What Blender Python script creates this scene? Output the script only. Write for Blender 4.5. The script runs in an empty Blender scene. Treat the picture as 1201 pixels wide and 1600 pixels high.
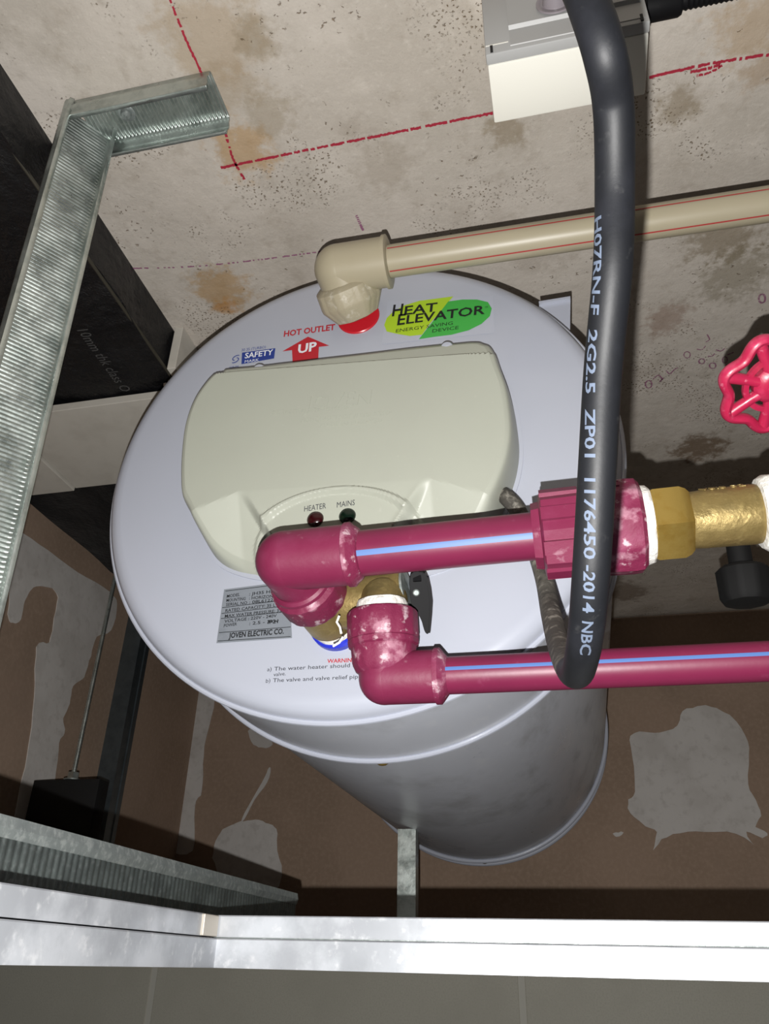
import bpy, bmesh, math, random
from mathutils import Vector, Matrix
import numpy as np
random.seed(7)
PI = math.pi
SC = bpy.context.scene
COL = SC.collection

# ------------------------------------------------------------------ camera
F = 1234.3                      # focal length in pixels of a 1201 x 1600 frame
M = np.array([[0.97509083, -0.0922818, -0.20169767],   # world X, Y, Z axes in camera terms (right, down, forward)
              [0.22077626, 0.4913202, 0.84253326],
              [0.02134766, -0.86607652, 0.49945545]])
cd = bpy.data.cameras.new('camera'); cam = bpy.data.objects.new('camera', cd); COL.objects.link(cam)
cd.sensor_fit = 'VERTICAL'; cd.sensor_height = 36.0; cd.lens = F/1600*36.0
cd.clip_start = 0.01; cd.clip_end = 50
R, D, Fw = M[:, 0], M[:, 1], M[:, 2]
cam.matrix_world = Matrix(((R[0], -D[0], -Fw[0], 0), (R[1], -D[1], -Fw[1], 0), (R[2], -D[2], -Fw[2], 0), (0, 0, 0, 1)))
SC.camera = cam

# ------------------------------------------------------------------ world, lamp, exposure
w = bpy.data.worlds.new('world'); SC.world = w; w.use_nodes = True
w.node_tree.nodes['Background'].inputs[0].default_value = (0.75, 0.85, 1.0, 1)
w.node_tree.nodes['Background'].inputs[1].default_value = 0.02
ld = bpy.data.lights.new('phone_flash', 'POINT'); ld.energy = 15.5; ld.shadow_soft_size = 0.0016; ld.color = (1.0, 0.985, 0.96)
fl = bpy.data.objects.new('phone_flash', ld); COL.objects.link(fl)
fl.location = Vector(R)*(-0.006) + Vector(D)*0.0225
SC.view_settings.view_transform = 'Standard'; SC.view_settings.look = 'None'
SC.view_settings.gamma = 1; SC.view_settings.use_curve_mapping = False
SC.view_settings.exposure = 0.0

# ------------------------------------------------------------------ helpers
def ray(px, py): return M @ np.array([(px-600.5)/F, (py-800)/F, 1.0])
def at(px, py, X=None, Y=None, Z=None, d=None):
    r = ray(px, py)
    t = X/r[0] if X is not None else Y/r[1] if Y is not None else Z/r[2] if Z is not None else d
    return Vector(r*t)
def srgb(h):
    c = [int(h[i:i+2], 16)/255 for i in (0, 2, 4)]
    return tuple(x/12.92 if x < .04045 else ((x+.055)/1.055)**2.4 for x in c)

WL = {}                                                # world location of every root
def root(name, loc, label, cat, group=None):
    o = bpy.data.objects.new(name, None); COL.objects.link(o); o.location = loc
    o.empty_display_size = .02; o['label'] = label; o['category'] = cat
    if group: o['group'] = group
    WL[o.name] = Vector(loc); return o
def tag(o, label, cat, group=None):
    o['label'] = label; o['category'] = cat
    if group: o['group'] = group
def struct(o): o['kind'] = 'structure'; return o
def link(name, verts, faces, mat, parent=None, smooth=True, sharp=35, label=None, origin=None):
    off = WL[parent.name] if parent else (Vector(origin) if origin is not None else Vector((0, 0, 0)))
    me = bpy.data.meshes.new(name)
    me.from_pydata([tuple(Vector(v)-off) for v in verts], [], [tuple(f) for f in faces])
    bm = bmesh.new(); bm.from_mesh(me); bmesh.ops.recalc_face_normals(bm, faces=bm.faces); bm.to_mesh(me); bm.free()
    if smooth:
        me.polygons.foreach_set('use_smooth', [True]*len(me.polygons)); me.set_sharp_from_angle(angle=math.radians(sharp))
    me.materials.append(mat)
    o = bpy.data.objects.new(name, me); COL.objects.link(o)
    if parent: o.parent = parent; WL[o.name] = off
    else: o.location = off; WL[o.name] = off
    if label: o['label'] = label
    return o
class G:                                               # geometry collector: several shapes of ONE piece
    def __init__(s): s.v = []; s.f = []
    def add(s, v, f):
        n = len(s.v); s.v += [Vector(a) for a in v]; s.f += [tuple(i+n for i in q) for q in f]; return s
    def box(s, a, b, bev=0.0):
        x0, y0, z0 = a; x1, y1, z1 = b
        x0, x1 = min(x0, x1), max(x0, x1); y0, y1 = min(y0, y1), max(y0, y1); z0, z1 = min(z0, z1), max(z0, z1)
        bm = bmesh.new(); bmesh.ops.create_cube(bm, size=1)
        for v in bm.verts: v.co = Vector(((x0+x1)/2+v.co.x*(x1-x0), (y0+y1)/2+v.co.y*(y1-y0), (z0+z1)/2+v.co.z*(z1-z0)))
        if bev > 0: bmesh.ops.bevel(bm, geom=list(bm.edges), offset=bev, segments=2, affect='EDGES', profile=.5)
        s.add([v.co.copy() for v in bm.verts], [[v.index for v in f.verts] for f in (bm.verts.index_update() or bm.faces)])
        bm.free(); return s
    def tube(s, pts, r, seg=20, caps=True, rf=None):
        pts = [Vector(p) for p in pts]; n = len(pts)
        rr = r if isinstance(r, (list, tuple)) else [r]*n
        t0 = (pts[1]-pts[0]).normalized(); a = t0.orthogonal().normalized(); V = []; Fs = []
        for i in range(n):
            t = (pts[min(i+1, n-1)]-pts[max(i-1, 0)]).normalized()
            a = (a - t*a.dot(t)).normalized(); b = t.cross(a)
            for k in range(seg):
                th = 2*PI*k/seg; V.append(pts[i]+(a*math.cos(th)+b*math.sin(th))*rr[i])
        for i in range(n-1):
            for k in range(seg):
                k2 = (k+1) % seg; Fs.append((i*seg+k, i*seg+k2, (i+1)*seg+k2, (i+1)*seg+k))
        if caps: Fs.append(tuple(range(seg))); Fs.append(tuple((n-1)*seg+k for k in range(seg)))
        return s.add(V, Fs)
    def lathe(s, o, d, prof, seg=48, rf=None, caps=True):
        o = Vector(o); d = Vector(d).normalized(); up = Vector((0, 0, 1)) if abs(d.z) < .8 else Vector((0, 1, 0))
        a = d.cross(up).normalized(); b = a.cross(d); V = []; Fs = []; n = len(prof)
        for (h, r) in prof:
            for k in range(seg):
                th = 2*PI*k/seg; q = r*(rf(th, h) if rf else 1)
                V.append(o+d*h+(a*math.cos(th)+b*math.sin(th))*q)
        for i in range(n-1):
            for k in range(seg):
                k2 = (k+1) % seg; Fs.append((i*seg+k, i*seg+k2, (i+1)*seg+k2, (i+1)*seg+k))
        if caps: Fs.append(tuple(range(seg))); Fs.append(tuple((n-1)*seg+k for k in range(seg)))
        return s.add(V, Fs)
    def sweep(s, prof, a, b, ax1, ax2, closed=True, caps=True):   # 2-D profile pushed from a to b
        a = Vector(a); b = Vector(b); n = len(prof); V = []
        for p in (a, b):
            for (u, v) in prof: V.append(p+Vector(ax1)*u+Vector(ax2)*v)
        Fs = [(i, (i+1) % n, (i+1) % n+n, i+n) for i in range(n if closed else n-1)]
        if caps and closed: Fs += [tuple(range(n)), tuple(range(n, 2*n))]
        return s.add(V, Fs)
    def prism(s, poly, off):                            # polygon of 3-D points thickened by the vector off
        n = len(poly); V = [Vector(p) for p in poly]+[Vector(p)+Vector(off) for p in poly]
        return s.add(V, [tuple(range(n)), tuple(range(n, 2*n))]+[(i, (i+1) % n, (i+1) % n+n, i+n) for i in range(n)])
    def make(s, name, mat, parent=None, **k): return link(name, s.v, s.f, mat, parent, **k)

def smooth_path(pts, per=10):
    P = [np.array(p, float) for p in pts]; P = [2*P[0]-P[1]]+P+[2*P[-1]-P[-2]]; out = []
    for i in range(1, len(P)-2):
        for k in range(per):
            t = k/per; a, b, c, d = P[i-1:i+3]
            out.append(.5*((2*b)+(-a+c)*t+(2*a-5*b+4*c-d)*t*t+(-a+3*b-3*c+d)*t**3))
    out.append(P[-2]); return out
def polygon_smooth(pts, per=5):
    P = [np.array(p, float) for p in pts]; n = len(P); out = []
    for i in range(n):
        a, b, c, d = P[i-1], P[i], P[(i+1) % n], P[(i+2) % n]
        for k in range(per):
            t = k/per; out.append(.5*((2*b)+(-a+c)*t+(2*a-5*b+4*c-d)*t*t+(-a+3*b-3*c+d)*t**3))
    return out

# ------------------------------------------------------------------ materials
def mat(name, base, rough=.5, metal=0, layers=(), bump=None, bumps=(), spec=.5, coat=0, rvar=None, blots=(), pits=None, stretch=None, subs=0):
    m = bpy.data.materials.new(name); m.use_nodes = True; nt = m.node_tree; N = nt.nodes; L = nt.links
    bs = N['Principled BSDF']; tc = N.new('ShaderNodeTexCoord'); co = tc.outputs['Object']
    if stretch:
        mp = N.new('ShaderNodeMapping'); mp.inputs['Scale'].default_value = stretch; L.new(co, mp.inputs[0]); cs = mp.outputs[0]
    else: cs = co
    def noise(scale, det=6, ro=.6, src=None, dist=0):
        n = N.new('ShaderNodeTexNoise'); n.inputs['Scale'].default_value = scale; n.inputs['Detail'].default_value = det
        n.inputs['Roughness'].default_value = ro; n.inputs['Distortion'].default_value = dist; L.new(src or cs, n.inputs['Vector']); return n.outputs['Fac']
    def ramp(x, lo, hi):
        r = N.new('ShaderNodeMapRange'); r.inputs[1].default_value = lo; r.inputs[2].default_value = hi; r.interpolation_type = 'SMOOTHSTEP'
        L.new(x, r.inputs[0]); return r.outputs[0]
    def math_(op, a, b):
        q = N.new('ShaderNodeMath'); q.operation = op
        for i, v in enumerate((a, b)):
            if hasattr(v, 'links'): L.new(v, q.inputs[i])
            else: q.inputs[i].default_value = v
        return q.outputs[0]
    cur = None
    def mix(fac, col2):
        nonlocal cur
        q = N.new('ShaderNodeMix'); q.data_type = 'RGBA'
        if cur is None: q.inputs[6].default_value = (*base, 1)
        else: L.new(cur, q.inputs[6])
        q.inputs[7].default_value = (*col2, 1); L.new(fac, q.inputs[0]); cur = q.outputs[2]
    for (sc, lo, hi, c2, amt) in layers:
        mix(math_('MULTIPLY', ramp(noise(sc), lo, hi), amt), c2)
    for (c, rad, c2, amt, nsc) in blots:                # stains with a place of their own
        vm = N.new('ShaderNodeVectorMath'); vm.operation = 'DISTANCE'; L.new(co, vm.inputs[0]); vm.inputs[1].default_value = c
        dd = math_('ADD', math_('DIVIDE', vm.outputs['Value'], rad), math_('MULTIPLY', math_('SUBTRACT', noise(nsc, 5, .65, co), .5), 2.2))
        mix(math_('MULTIPLY', ramp(dd, 1.0, .35), amt), c2)
    hs = []
    if pits:
        for (sc, th, nsc, lo, hi, c2, amt) in pits:
            v = N.new('ShaderNodeTexVoronoi'); v.inputs['Scale'].default_value = sc
            wn = N.new('ShaderNodeTexNoise'); wn.inputs['Scale'].default_value = sc*2.5; wn.inputs['Detail'].default_value = 4; L.new(cs, wn.inputs['Vector'])
            va = N.new('ShaderNodeVectorMath'); va.operation = 'SCALE'; va.inputs['Scale'].default_value = 1.3/sc; L.new(wn.outputs['Color'], va.inputs[0])
            vb = N.new('ShaderNodeVectorMath'); vb.operation = 'ADD'; L.new(cs, vb.inputs[0]); L.new(va.outputs[0], vb.inputs[1]); L.new(vb.outputs[0], v.inputs['Vector'])
            q = math_('MULTIPLY', ramp(v.outputs['Distance'], th, th*.5), ramp(noise(nsc, 4), lo, hi))
            mix(math_('MULTIPLY', q, amt), c2); hs.append((math_('SUBTRACT', 1.0, q), .0012, .7))
    if cur is not None: L.new(cur, bs.inputs['Base Color'])
    else: bs.inputs['Base Color'].default_value = (*base, 1)
    bs.inputs['Roughness'].default_value = rough; bs.inputs['Metallic'].default_value = metal
    bs.inputs['Specular IOR Level'].default_value = spec; bs.inputs['Coat Weight'].default_value = coat
    if rvar:
        r = N.new('ShaderNodeMapRange'); r.inputs[3].default_value = rvar[1]; r.inputs[4].default_value = rvar[2]; r.inputs[1].default_value = .3; r.inputs[2].default_value = .7
        L.new(noise(rvar[0]), r.inputs[0]); L.new(r.outputs[0], bs.inputs['Roughness'])
    for (sc, st, dist) in ([bump] if bump else [])+list(bumps): hs.append((noise(sc, 8), dist, st))
    prev = None
    for (h, dist, st) in hs:
        b = N.new('ShaderNodeBump'); b.inputs['Strength'].default_value = st; b.inputs['Distance'].default_value = dist; L.new(h, b.inputs['Height'])
        if prev: L.new(prev, b.inputs['Normal'])
        prev = b.outputs[0]
    if prev: L.new(prev, bs.inputs['Normal'])
    return m

ZS = .56                                                # height of the concrete soffit above the lens
def sp(px, py): return tuple(at(px, py, Z=ZS))
YEL = srgb('9a7440'); BRN = srgb('5b4a35')
concrete = mat('raw_concrete', srgb('c6beb4'), .92, layers=[(5, .42, .62, srgb('b3aba0'), .7), (22, .5, .75, srgb('d3cbc1'), .6), (60, .52, .72, srgb('a79d90'), .45), (9, .56, .7, srgb('9b9083'), .45), (220, .5, .8, srgb('dad3c9'), .35), (400, .6, .74, srgb('84796a'), .4)],
    blots=[(sp(385, 235), .034, srgb('b08a52'), .6, 70), (sp(345, 452), .036, srgb('ab8448'), .6, 75), (sp(352, 478), .014, srgb('b27a2c'), .6, 90), (sp(330, 60), .045, srgb('a08763'), .45, 60), (sp(365, 140), .025, srgb('9d8a70'), .4, 70),
           (sp(1180, 40), .035, srgb('a88c66'), .5, 70), (sp(1190, 110), .02, srgb('9d8262'), .5, 80), (sp(400, 60), .02, srgb('8e8069'), .5, 90), (sp(420, 180), .025, srgb('94866f'), .45, 90), (sp(600, 260), .03, srgb('9b8f80'), .4, 90), (sp(790, 200), .02, srgb('7d6c4e'), .5, 110), (sp(1060, 170), .02, srgb('7d6c4e'), .5, 110), (sp(1130, 370), .040, srgb('7a6a4e'), .55, 110), (sp(1040, 500), .03, srgb('8d7060'), .5, 110), (sp(1150, 430), .045, srgb('7a7058'), .5, 110), (sp(1095, 700), .04, srgb('6a543c'), .8, 90), (sp(980, 925), .05, srgb('6e5a47'), .6, 60), (sp(40, 200), .08, srgb('d5cdc4'), .6, 30)],
    pits=[(330, .30, 11, .53, .63, srgb('6b5737'), .85), (150, .2, 17, .53, .64, srgb('75614a'), .8), (70, .09, 9, .5, .6, srgb('7a6648'), .7)], bumps=[(14, .5, .006), (90, .5, .0015), (500, .35, .0006)], spec=.2)
tile_grout = mat('tile_grout', srgb('dddacf'), .9)
wall_tile = mat('wall_tile_glaze', srgb('d0ccbe'), .55, layers=[(400, .4, .7, srgb('bcb8aa'), .5), (9, .4, .7, srgb('c4c0b2'), .6)], bump=(300, .1, .0004), spec=.25)
gyp = mat('brown_board', srgb('a8917f'), .9, layers=[(7, .4, .65, srgb('9a8573'), .7), (160, .4, .7, srgb('b59e8b'), .5), (3, .5, .7, srgb('8d7b6e'), .4)], bump=(350, .2, .0006), spec=.15)
skim = mat('skim_plaster', srgb('d8d4d0'), .9, layers=[(12, .42, .66, srgb('c6c1bc'), .7), (60, .5, .7, srgb('b2aca6'), .4)], bump=(40, .3, .002), spec=.15)
gyp_white = mat('ceiling_board', srgb('c8c4bb'), .85, layers=[(30, .4, .7, srgb('b5b0a6'), .5)], bump=(200, .15, .0005), spec=.2)
foam = mat('black_foam_wrap', (.0065, .0065, .0075), .5, layers=[(16, .5, .8, (.018, .017, .017), .6), (140, .62, .8, (.05, .047, .04), .5)], bumps=[(11, .8, .02), (45, .5, .006)], rvar=(12, .32, .65), spec=.5)
zinc = mat('galvanised_steel', srgb('c3cac6'), .28, .88, layers=[(40, .4, .65, srgb('8d9793'), .7), (260, .45, .7, srgb('ccd2cd'), .5)], bump=(60, .25, .0015), rvar=(50, .22, .5))
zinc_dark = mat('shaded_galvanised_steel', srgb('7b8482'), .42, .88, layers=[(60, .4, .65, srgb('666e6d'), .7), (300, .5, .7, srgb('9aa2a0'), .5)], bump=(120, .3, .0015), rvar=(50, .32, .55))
zinc_dull = mat('dull_galvanised_steel', srgb('8b9290'), .5, .55, layers=[(60, .4, .65, srgb('7d8483'), .7), (300, .45, .7, srgb('bfc4c1'), .5)], bump=(120, .3, .0015), rvar=(50, .35, .6))
alu = mat('mill_aluminium', srgb('b2b5ba'), .45, .3, layers=[(18, .42, .62, srgb('8f9297'), .85), (120, .55, .75, srgb('d2d3d5'), .6)], stretch=None, bump=(80, .15, .0008), rvar=(30, .3, .55))
enamel = mat('white_enamel', srgb('adb1bd'), .3, layers=[(5, .4, .7, srgb('b0b4c2'), .6)], bump=(900, .06, .0002), spec=.5, coat=.15)
enamel_dusty = mat('dusty_enamel', srgb('cfd3dd'), .34, layers=[(14, .48, .72, srgb('a5a7ab'), .8), (60, .55, .78, srgb('dfe1e6'), .5)], stretch=(.7, .5, 2.2), rvar=(14, .24, .5), spec=.5)
ivory = mat('grey_green_plastic', srgb('a9aca0'), .42, layers=[(9, .4, .7, srgb('a4a69b'), .5), (200, .62, .8, srgb('b9bab0'), .5)], bump=(1200, .1, .0003), spec=.4)
beige = mat('beige_pipe_plastic', srgb('a79e87'), .38, layers=[(40, .5, .75, srgb('a59c84'), .5)], spec=.4)
beige_dusty = mat('scuffed_beige_plastic', srgb('a79e87'), .45, layers=[(90, .54, .68, srgb('cfc9ba'), .8), (30, .5, .7, srgb('9f967f'), .5)], bump=(150, .4, .0012), spec=.4)
MRN = srgb('70203f')
maroon = mat('maroon_pipe_plastic', MRN, .42, layers=[(25, .45, .75, srgb('651b3a'), .5), (120, .6, .75, srgb('86445e'), .35)], bump=(200, .1, .0005), spec=.4)
maroon_dusty = mat('dusty_maroon_plastic', MRN, .6, layers=[(38, .5, .68, srgb('8a4460'), .6), (70, .52, .65, srgb('a87888'), .85), (150, .57, .68, srgb('cdb8be'), .7)], bump=(140, .6, .0015), spec=.35)
maroon_soft = mat('lightly_dusty_maroon_plastic', MRN, .48, layers=[(30, .5, .75, srgb('7f3553'), .55), (90, .62, .74, srgb('a88490'), .5)], bump=(160, .25, .0008), spec=.4)
blue_line = mat('blue_stripe', srgb('4c6da6'), .5)
red_line = mat('red_stripe', srgb('a83a3a'), .5)
brass = mat('cast_brass', srgb('8d7a4c'), .5, .55, layers=[(60, .45, .7, srgb('6c5e3c'), .7), (240, .5, .72, srgb('a8945f'), .6)], bumps=[(260, .5, .0009), (60, .3, .002)], rvar=(80, .3, .6))
brass_bright = mat('machined_brass', srgb('b29650'), .36, .75, layers=[(90, .45, .7, srgb('a17f33'), .6)], bump=(150, .4, .001))
ptfe = mat('white_thread_tape', srgb('e6e4de'), .7, layers=[(120, .5, .7, srgb('d0cdc5'), .6)], bump=(200, .9, .002))
rubber = mat('black_cable_rubber', srgb('0d0e11'), .55, layers=[(22, .46, .7, srgb('1b1c21'), .7), (200, .6, .75, srgb('333333'), .3)], bump=(300, .15, .0005), spec=.22)
rubber_dusty = mat('dusty_cable_rubber', srgb('3f3c37'), .8, layers=[(60, .46, .62, srgb('6a665e'), .8), (150, .52, .66, srgb('8f8b82'), .7)], bump=(250, .5, .001))
box_white = mat('white_box_plastic', srgb('e4e2d8'), .5, bump=(600, .05, .0002), spec=.4)
box_shaded = mat('shaded_box_plastic', srgb('a6a6a5'), .45, bump=(600, .05, .0002), spec=.4)  # same plastic as the white, shade of the steeper face put into its colour
black_pl = mat('black_plastic', srgb('111113'), .6, layers=[(60, .6, .8, srgb('2a2a2a'), .4)], spec=.15)
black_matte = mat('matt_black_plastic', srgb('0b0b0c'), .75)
red_paint = mat('red_wheel_paint', srgb('b02248'), .35, layers=[(60, .5, .7, srgb('d24a70'), .6), (170, .6, .72, srgb('e29ab0'), .5)], bump=(120, .3, .001), coat=.2)
chalk_red = mat('red_marker_line', srgb('a5243a'), .85)
chalk_pink = mat('faded_purple_marker', srgb('93607c'), .9)
print_dark = mat('dark_grey_print', srgb('33353c'), .6); print_white = mat('white_print', srgb('dcdfe6'), .6); cable_print = mat('cable_lettering', srgb('414a59'), .8)
print_red = mat('red_print', srgb('b01f2c'), .5); print_blue = mat('blue_print', srgb('253a86'), .5); print_black = mat('black_print', srgb('16181a'), .5)
lime = mat('lime_print', srgb('a5c52a'), .4); green = mat('green_print', srgb('3fa545'), .4); plate = mat('silver_rating_plate', srgb('8f959e'), .4, .3, layers=[(120, .5, .7, srgb('7c828a'), .5)])
red_ring = mat('red_plastic', srgb('c0202c'), .3); blue_ring = mat('blue_plastic', srgb('2733b8'), .35); lamp_red = mat('dark_red_lens', srgb('2a0408'), .25); lamp_green = mat('dark_green_lens', srgb('04160c'), .25)

# ------------------------------------------------------------------ text
_tc = {}
def text_shape(s, bold=.0, extrude=0, cut=False):
    k = (s, bold, extrude, cut)
    if k not in _tc:
        c = bpy.data.curves.new('t', 'FONT'); c.body = s; c.size = 1; c.offset = bold; c.resolution_u = 2; c.extrude = extrude; c.fill_mode = 'BOTH' if extrude else 'FRONT'
        o = bpy.data.objects.new('t', c); COL.objects.link(o); bpy.context.view_layer.update()
        me = bpy.data.meshes.new_from_object(o.evaluated_get(bpy.context.evaluated_depsgraph_get()))
        V = np.array([v.co[:] for v in me.vertices]).reshape(-1, 3); Fc = [tuple(p.vertices) for p in me.polygons]
        bpy.data.objects.remove(o); bpy.data.meshes.remove(me); bpy.data.curves.remove(c)
        x0, x1 = V[:, 0].min(), V[:, 0].max(); V[:, 0] = (V[:, 0]-x0)/(x1-x0); V[:, 1] /= .69
        if not extrude or True:                        # cut long faces so that lettering can follow curved surfaces
            bm = bmesh.new(); vs = [bm.verts.new(v) for v in V]; bm.verts.ensure_lookup_table()
            for f_ in Fc:
                try: bm.faces.new([vs[i] for i in f_])
                except ValueError: pass
            if cut:
                for q in [i/8 for i in range(-2, 11)]:
                    bmesh.ops.bisect_plane(bm, geom=bm.verts[:]+bm.edges[:]+bm.faces[:], plane_co=(0, q+.001, 0), plane_no=(0, 1, 0))
            bm.verts.index_update(); V = np.array([v.co[:] for v in bm.verts]); Fc = [tuple(v.index for v in f.verts) for f in bm.faces]; bm.free()
        _tc[k] = (V, Fc)
    return _tc[k]
YD = .438                                               # plane of the heater's front cap
def front_text(g, s, pl, pr, hpx, Y=YD-.0004, bold=0.0, slant=0, relief=0):
    # baseline runs from pixel pl to pixel pr on the upright plane Y; hpx = cap height in photo pixels
    V, Fc = text_shape(s, bold, .5 if relief else 0); a = at(*pl, Y=Y); b = at(*pr, Y=Y); u = b-a
    h = abs(at(pl[0], pl[1]-hpx, Y=Y).z-a.z)
    g.add([a+u*x+Vector((slant*y*h, -z*relief, y*h)) for x, y, z in V], Fc)

# ================================================================== SETTING
XW = -.70; YW = 1.40
# soffit: a gridded slab, gently uneven
def slab(name, x0, x1, y0, y1, z0, z1, mat_):
    g = G().box((x0, y0, z0), (x1, y1, z1)); return struct(g.make(name, mat_, smooth=False))
soffit = slab('ceiling', XW-.1, 1.9, -.6, YW+.1, ZS, ZS+.12, concrete)
wl_ = struct(G().box((XW-.1, -.6, .014), (XW, YW+.1, ZS)).make('wall_left', gyp, smooth=False))
wb_ = struct(G().box((XW, YW, .014), (1.9, YW+.1, ZS)).make('wall_back', gyp, smooth=False))
wt_ = struct(G().box((-1.9, YW+.0012, -1.3), (1.9, YW+.1, .002)).make('wall_lower', tile_grout, smooth=False))
# wall tiles under the ceiling line
xg = at(240, 1540, Y=YW).x; tn = 0
for i in range(-3, 3):
    for j in range(4):
        x0 = xg+i*.605; x0c = max(x0, -1.89); x1 = min(x0+.6, 1.9); z1 = -.0-.305*j
        link('tile', *(lambda g: (g.v, g.f))(G().box((x0c+.0025, YW, z1-.3), (x1-.0025, YW+.0035, z1), .0012)), wall_tile, wt_, smooth=False)
# suspended ceiling boards around the hatch
struct(G().box((-1.9, -.6, .002), (-.2, YW, .0135), .0005).make('ceiling_board', gyp_white, smooth=False))
struct(G().box((-.2, .452, .002), (1.9, YW, .0135), .0005).make('ceiling_board', gyp_white, smooth=False))

# red setting-out lines and handwriting on the soffit, thin as paint
def stroke(g, pts, wd, broken=.0, z=ZS-.0004, jit=.25):
    P = [Vector((p[0], p[1], z)) for p in smooth_path([at(*q, Z=ZS) for q in pts], 14)]
    n = len(P); V = []; Fc = []
    # resample short segments so that the edge looks rough
    Q = []
    for a, b in zip(P[:-1], P[1:]):
        k = max(1, int((b-a).length/.0015)); Q += [a.lerp(b, j/k) for j in range(k)]
    Q.append(P[-1])
    for i in range(len(Q)-1):
        if random.random() < broken: continue
        a, b = Q[i], Q[i+1]; t = (b-a).normalized(); nn = Vector((-t.y, t.x, 0))
        w1 = wd*(1+jit*random.uniform(-1, 1)); w2 = wd*(1+jit*random.uniform(-1, 1)); o = nn*wd*jit*random.uniform(-.5, .5)
        k = len(V); V += [a+nn*w1/2+o, a-nn*w1/2+o, b-nn*w2/2+o, b+nn*w2/2+o]; Fc.append((k, k+1, k+2, k+3))
    g.add(V, Fc)
def marks(lst, m, broken, label):
    for pts, wpx in lst:
        g = G(); d = (sum((at(*p, Z=ZS) for p in pts), Vector())/len(pts)); dep = d.dot(Vector(Fw))
        stroke(g, pts, wpx/F*dep, broken); g.make('marker_line', m, soffit, smooth=False, label=label)
marks([([(264, -5), (290, 60), (316, 116)], 4), ([(352, 205), (363, 245), (382, 280)], 4), ([(345, 262), (450, 240), (600, 210), (790, 172)], 4.5), ([(1008, 122), (1090, 103), (1150, 92), (1215, 83)], 5),
       ([(1078, 112), (1100, 108), (1125, 101)], 5), ([(1088, 118), (1108, 113), (1128, 102)], 4)], chalk_red, .1, 'red marker line')
marks([([(205, 419), (300, 416), (400, 406), (520, 390)], 2.6), ([(556, 335), (562, 348), (567, 360)], 4)], chalk_pink, .35, 'faded purple line')
def circ(cx, cy, rx, ry): return [(cx+rx*math.cos(t), cy+ry*math.sin(t)) for t in [k*PI/4 for k in range(9)]]
marks([(circ(1190, 466, 5, 7), 3), (circ(1096, 564, 4.5, 4), 2.2), (circ(1113, 571, 5, 4.5), 2.2), (circ(1132, 562, 4, 5), 1.8), ([(1105, 556), (1112, 556), (1116, 552)], 2.2), ([(1136, 554), (1146, 550)], 2.5),
       (circ(1013, 600, 5, 6), 2.2), ([(1020, 592), (1028, 586), (1034, 592), (1030, 596), (1036, 590)], 2), ([(1040, 578), (1046, 584), (1052, 578), (1058, 574)], 2), (circ(1073, 554, 5, 5), 1.8),
       ([(1088, 545), (1096, 546), (1102, 540)], 1.8), ([(1104, 522), (1108, 530), (1102, 534)], 1.8), ([(1118, 546), (1126, 548), (1132, 544)], 1.8)], chalk_pink, .12, 'faded purple pen stroke')

# skim coat patches on the two board walls (about a millimetre proud)
def wall_patch(pxs, wall, parent, m=skim, th=.0012, per=4, jit=.0012):
    P = []
    for q in polygon_smooth(pxs, per):
        p = at(q[0], q[1], X=XW+.0002) if wall == 'L' else at(q[0], q[1], Y=YW-.0002)
        j = Vector((0, random.uniform(-jit, jit), random.uniform(-jit, jit))) if wall == 'L' else Vector((random.uniform(-jit, jit), 0, random.uniform(-jit, jit)))
        P.append(p+j)
    G().prism(P, (th, 0, 0) if wall == 'L' else (0, -th, 0)).make('plaster_patch', m, parent, smooth=False)
wall_patch([(20, 880), (12, 960), (20, 973), (32, 968), (38, 938), (56, 916), (88, 926), (84, 965), (76, 1004), (57, 1010), (53, 1090), (42, 1180), (28, 1245), (25, 1300), (70, 1310), (84, 1225), (92, 1160), (100, 1146), (98, 1122), (108, 1100), (113, 1072), (130, 1058), (141, 1025), (150, 996), (172, 985), (182, 945), (170, 925), (120, 893), (60, 850), (20, 830)], 'L', wl_)
wall_patch([(306, 1060), (334, 1085), (328, 1130), (318, 1180), (316, 1235), (304, 1260), (300, 1330), (262, 1325), (276, 1270), (292, 1160)], 'B', wb_, m=skim)
wall_patch([(335, 1350), (336, 1320), (348, 1297), (372, 1286), (392, 1281), (415, 1285), (432, 1296), (434, 1330), (440, 1360), (430, 1390), (370, 1400)], 'B', wb_)
wall_patch([(390, 1140), (420, 1150), (424, 1166), (404, 1168), (392, 1156)], 'B', wb_)
wall_patch([(423, 1202), (418, 1222), (398, 1250), (382, 1280), (378, 1279), (396, 1246), (414, 1214), (420, 1200)], 'B', wb_, per=3, jit=.0004)
wall_patch([(984, 1150), (1006, 1143), (1030, 1146), (1058, 1133), (1066, 1112), (1090, 1104), (1110, 1104), (1140, 1118), (1163, 1150), (1170, 1180), (1168, 1225), (1180, 1250), (1188, 1275), (1180, 1292), (1199, 1302), (1190, 1309), (1165, 1300), (1176, 1320), (1150, 1302), (1100, 1300), (1062, 1302), (1034, 1312), (1020, 1328), (1026, 1300), (1008, 1290), (984, 1270), (982, 1250), (992, 1236), (988, 1180)], 'B', wb_, per=3)
wall_patch([(958, 1304), (966, 1300), (974, 1302), (966, 1308)], 'B', wb_, per=3)

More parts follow.
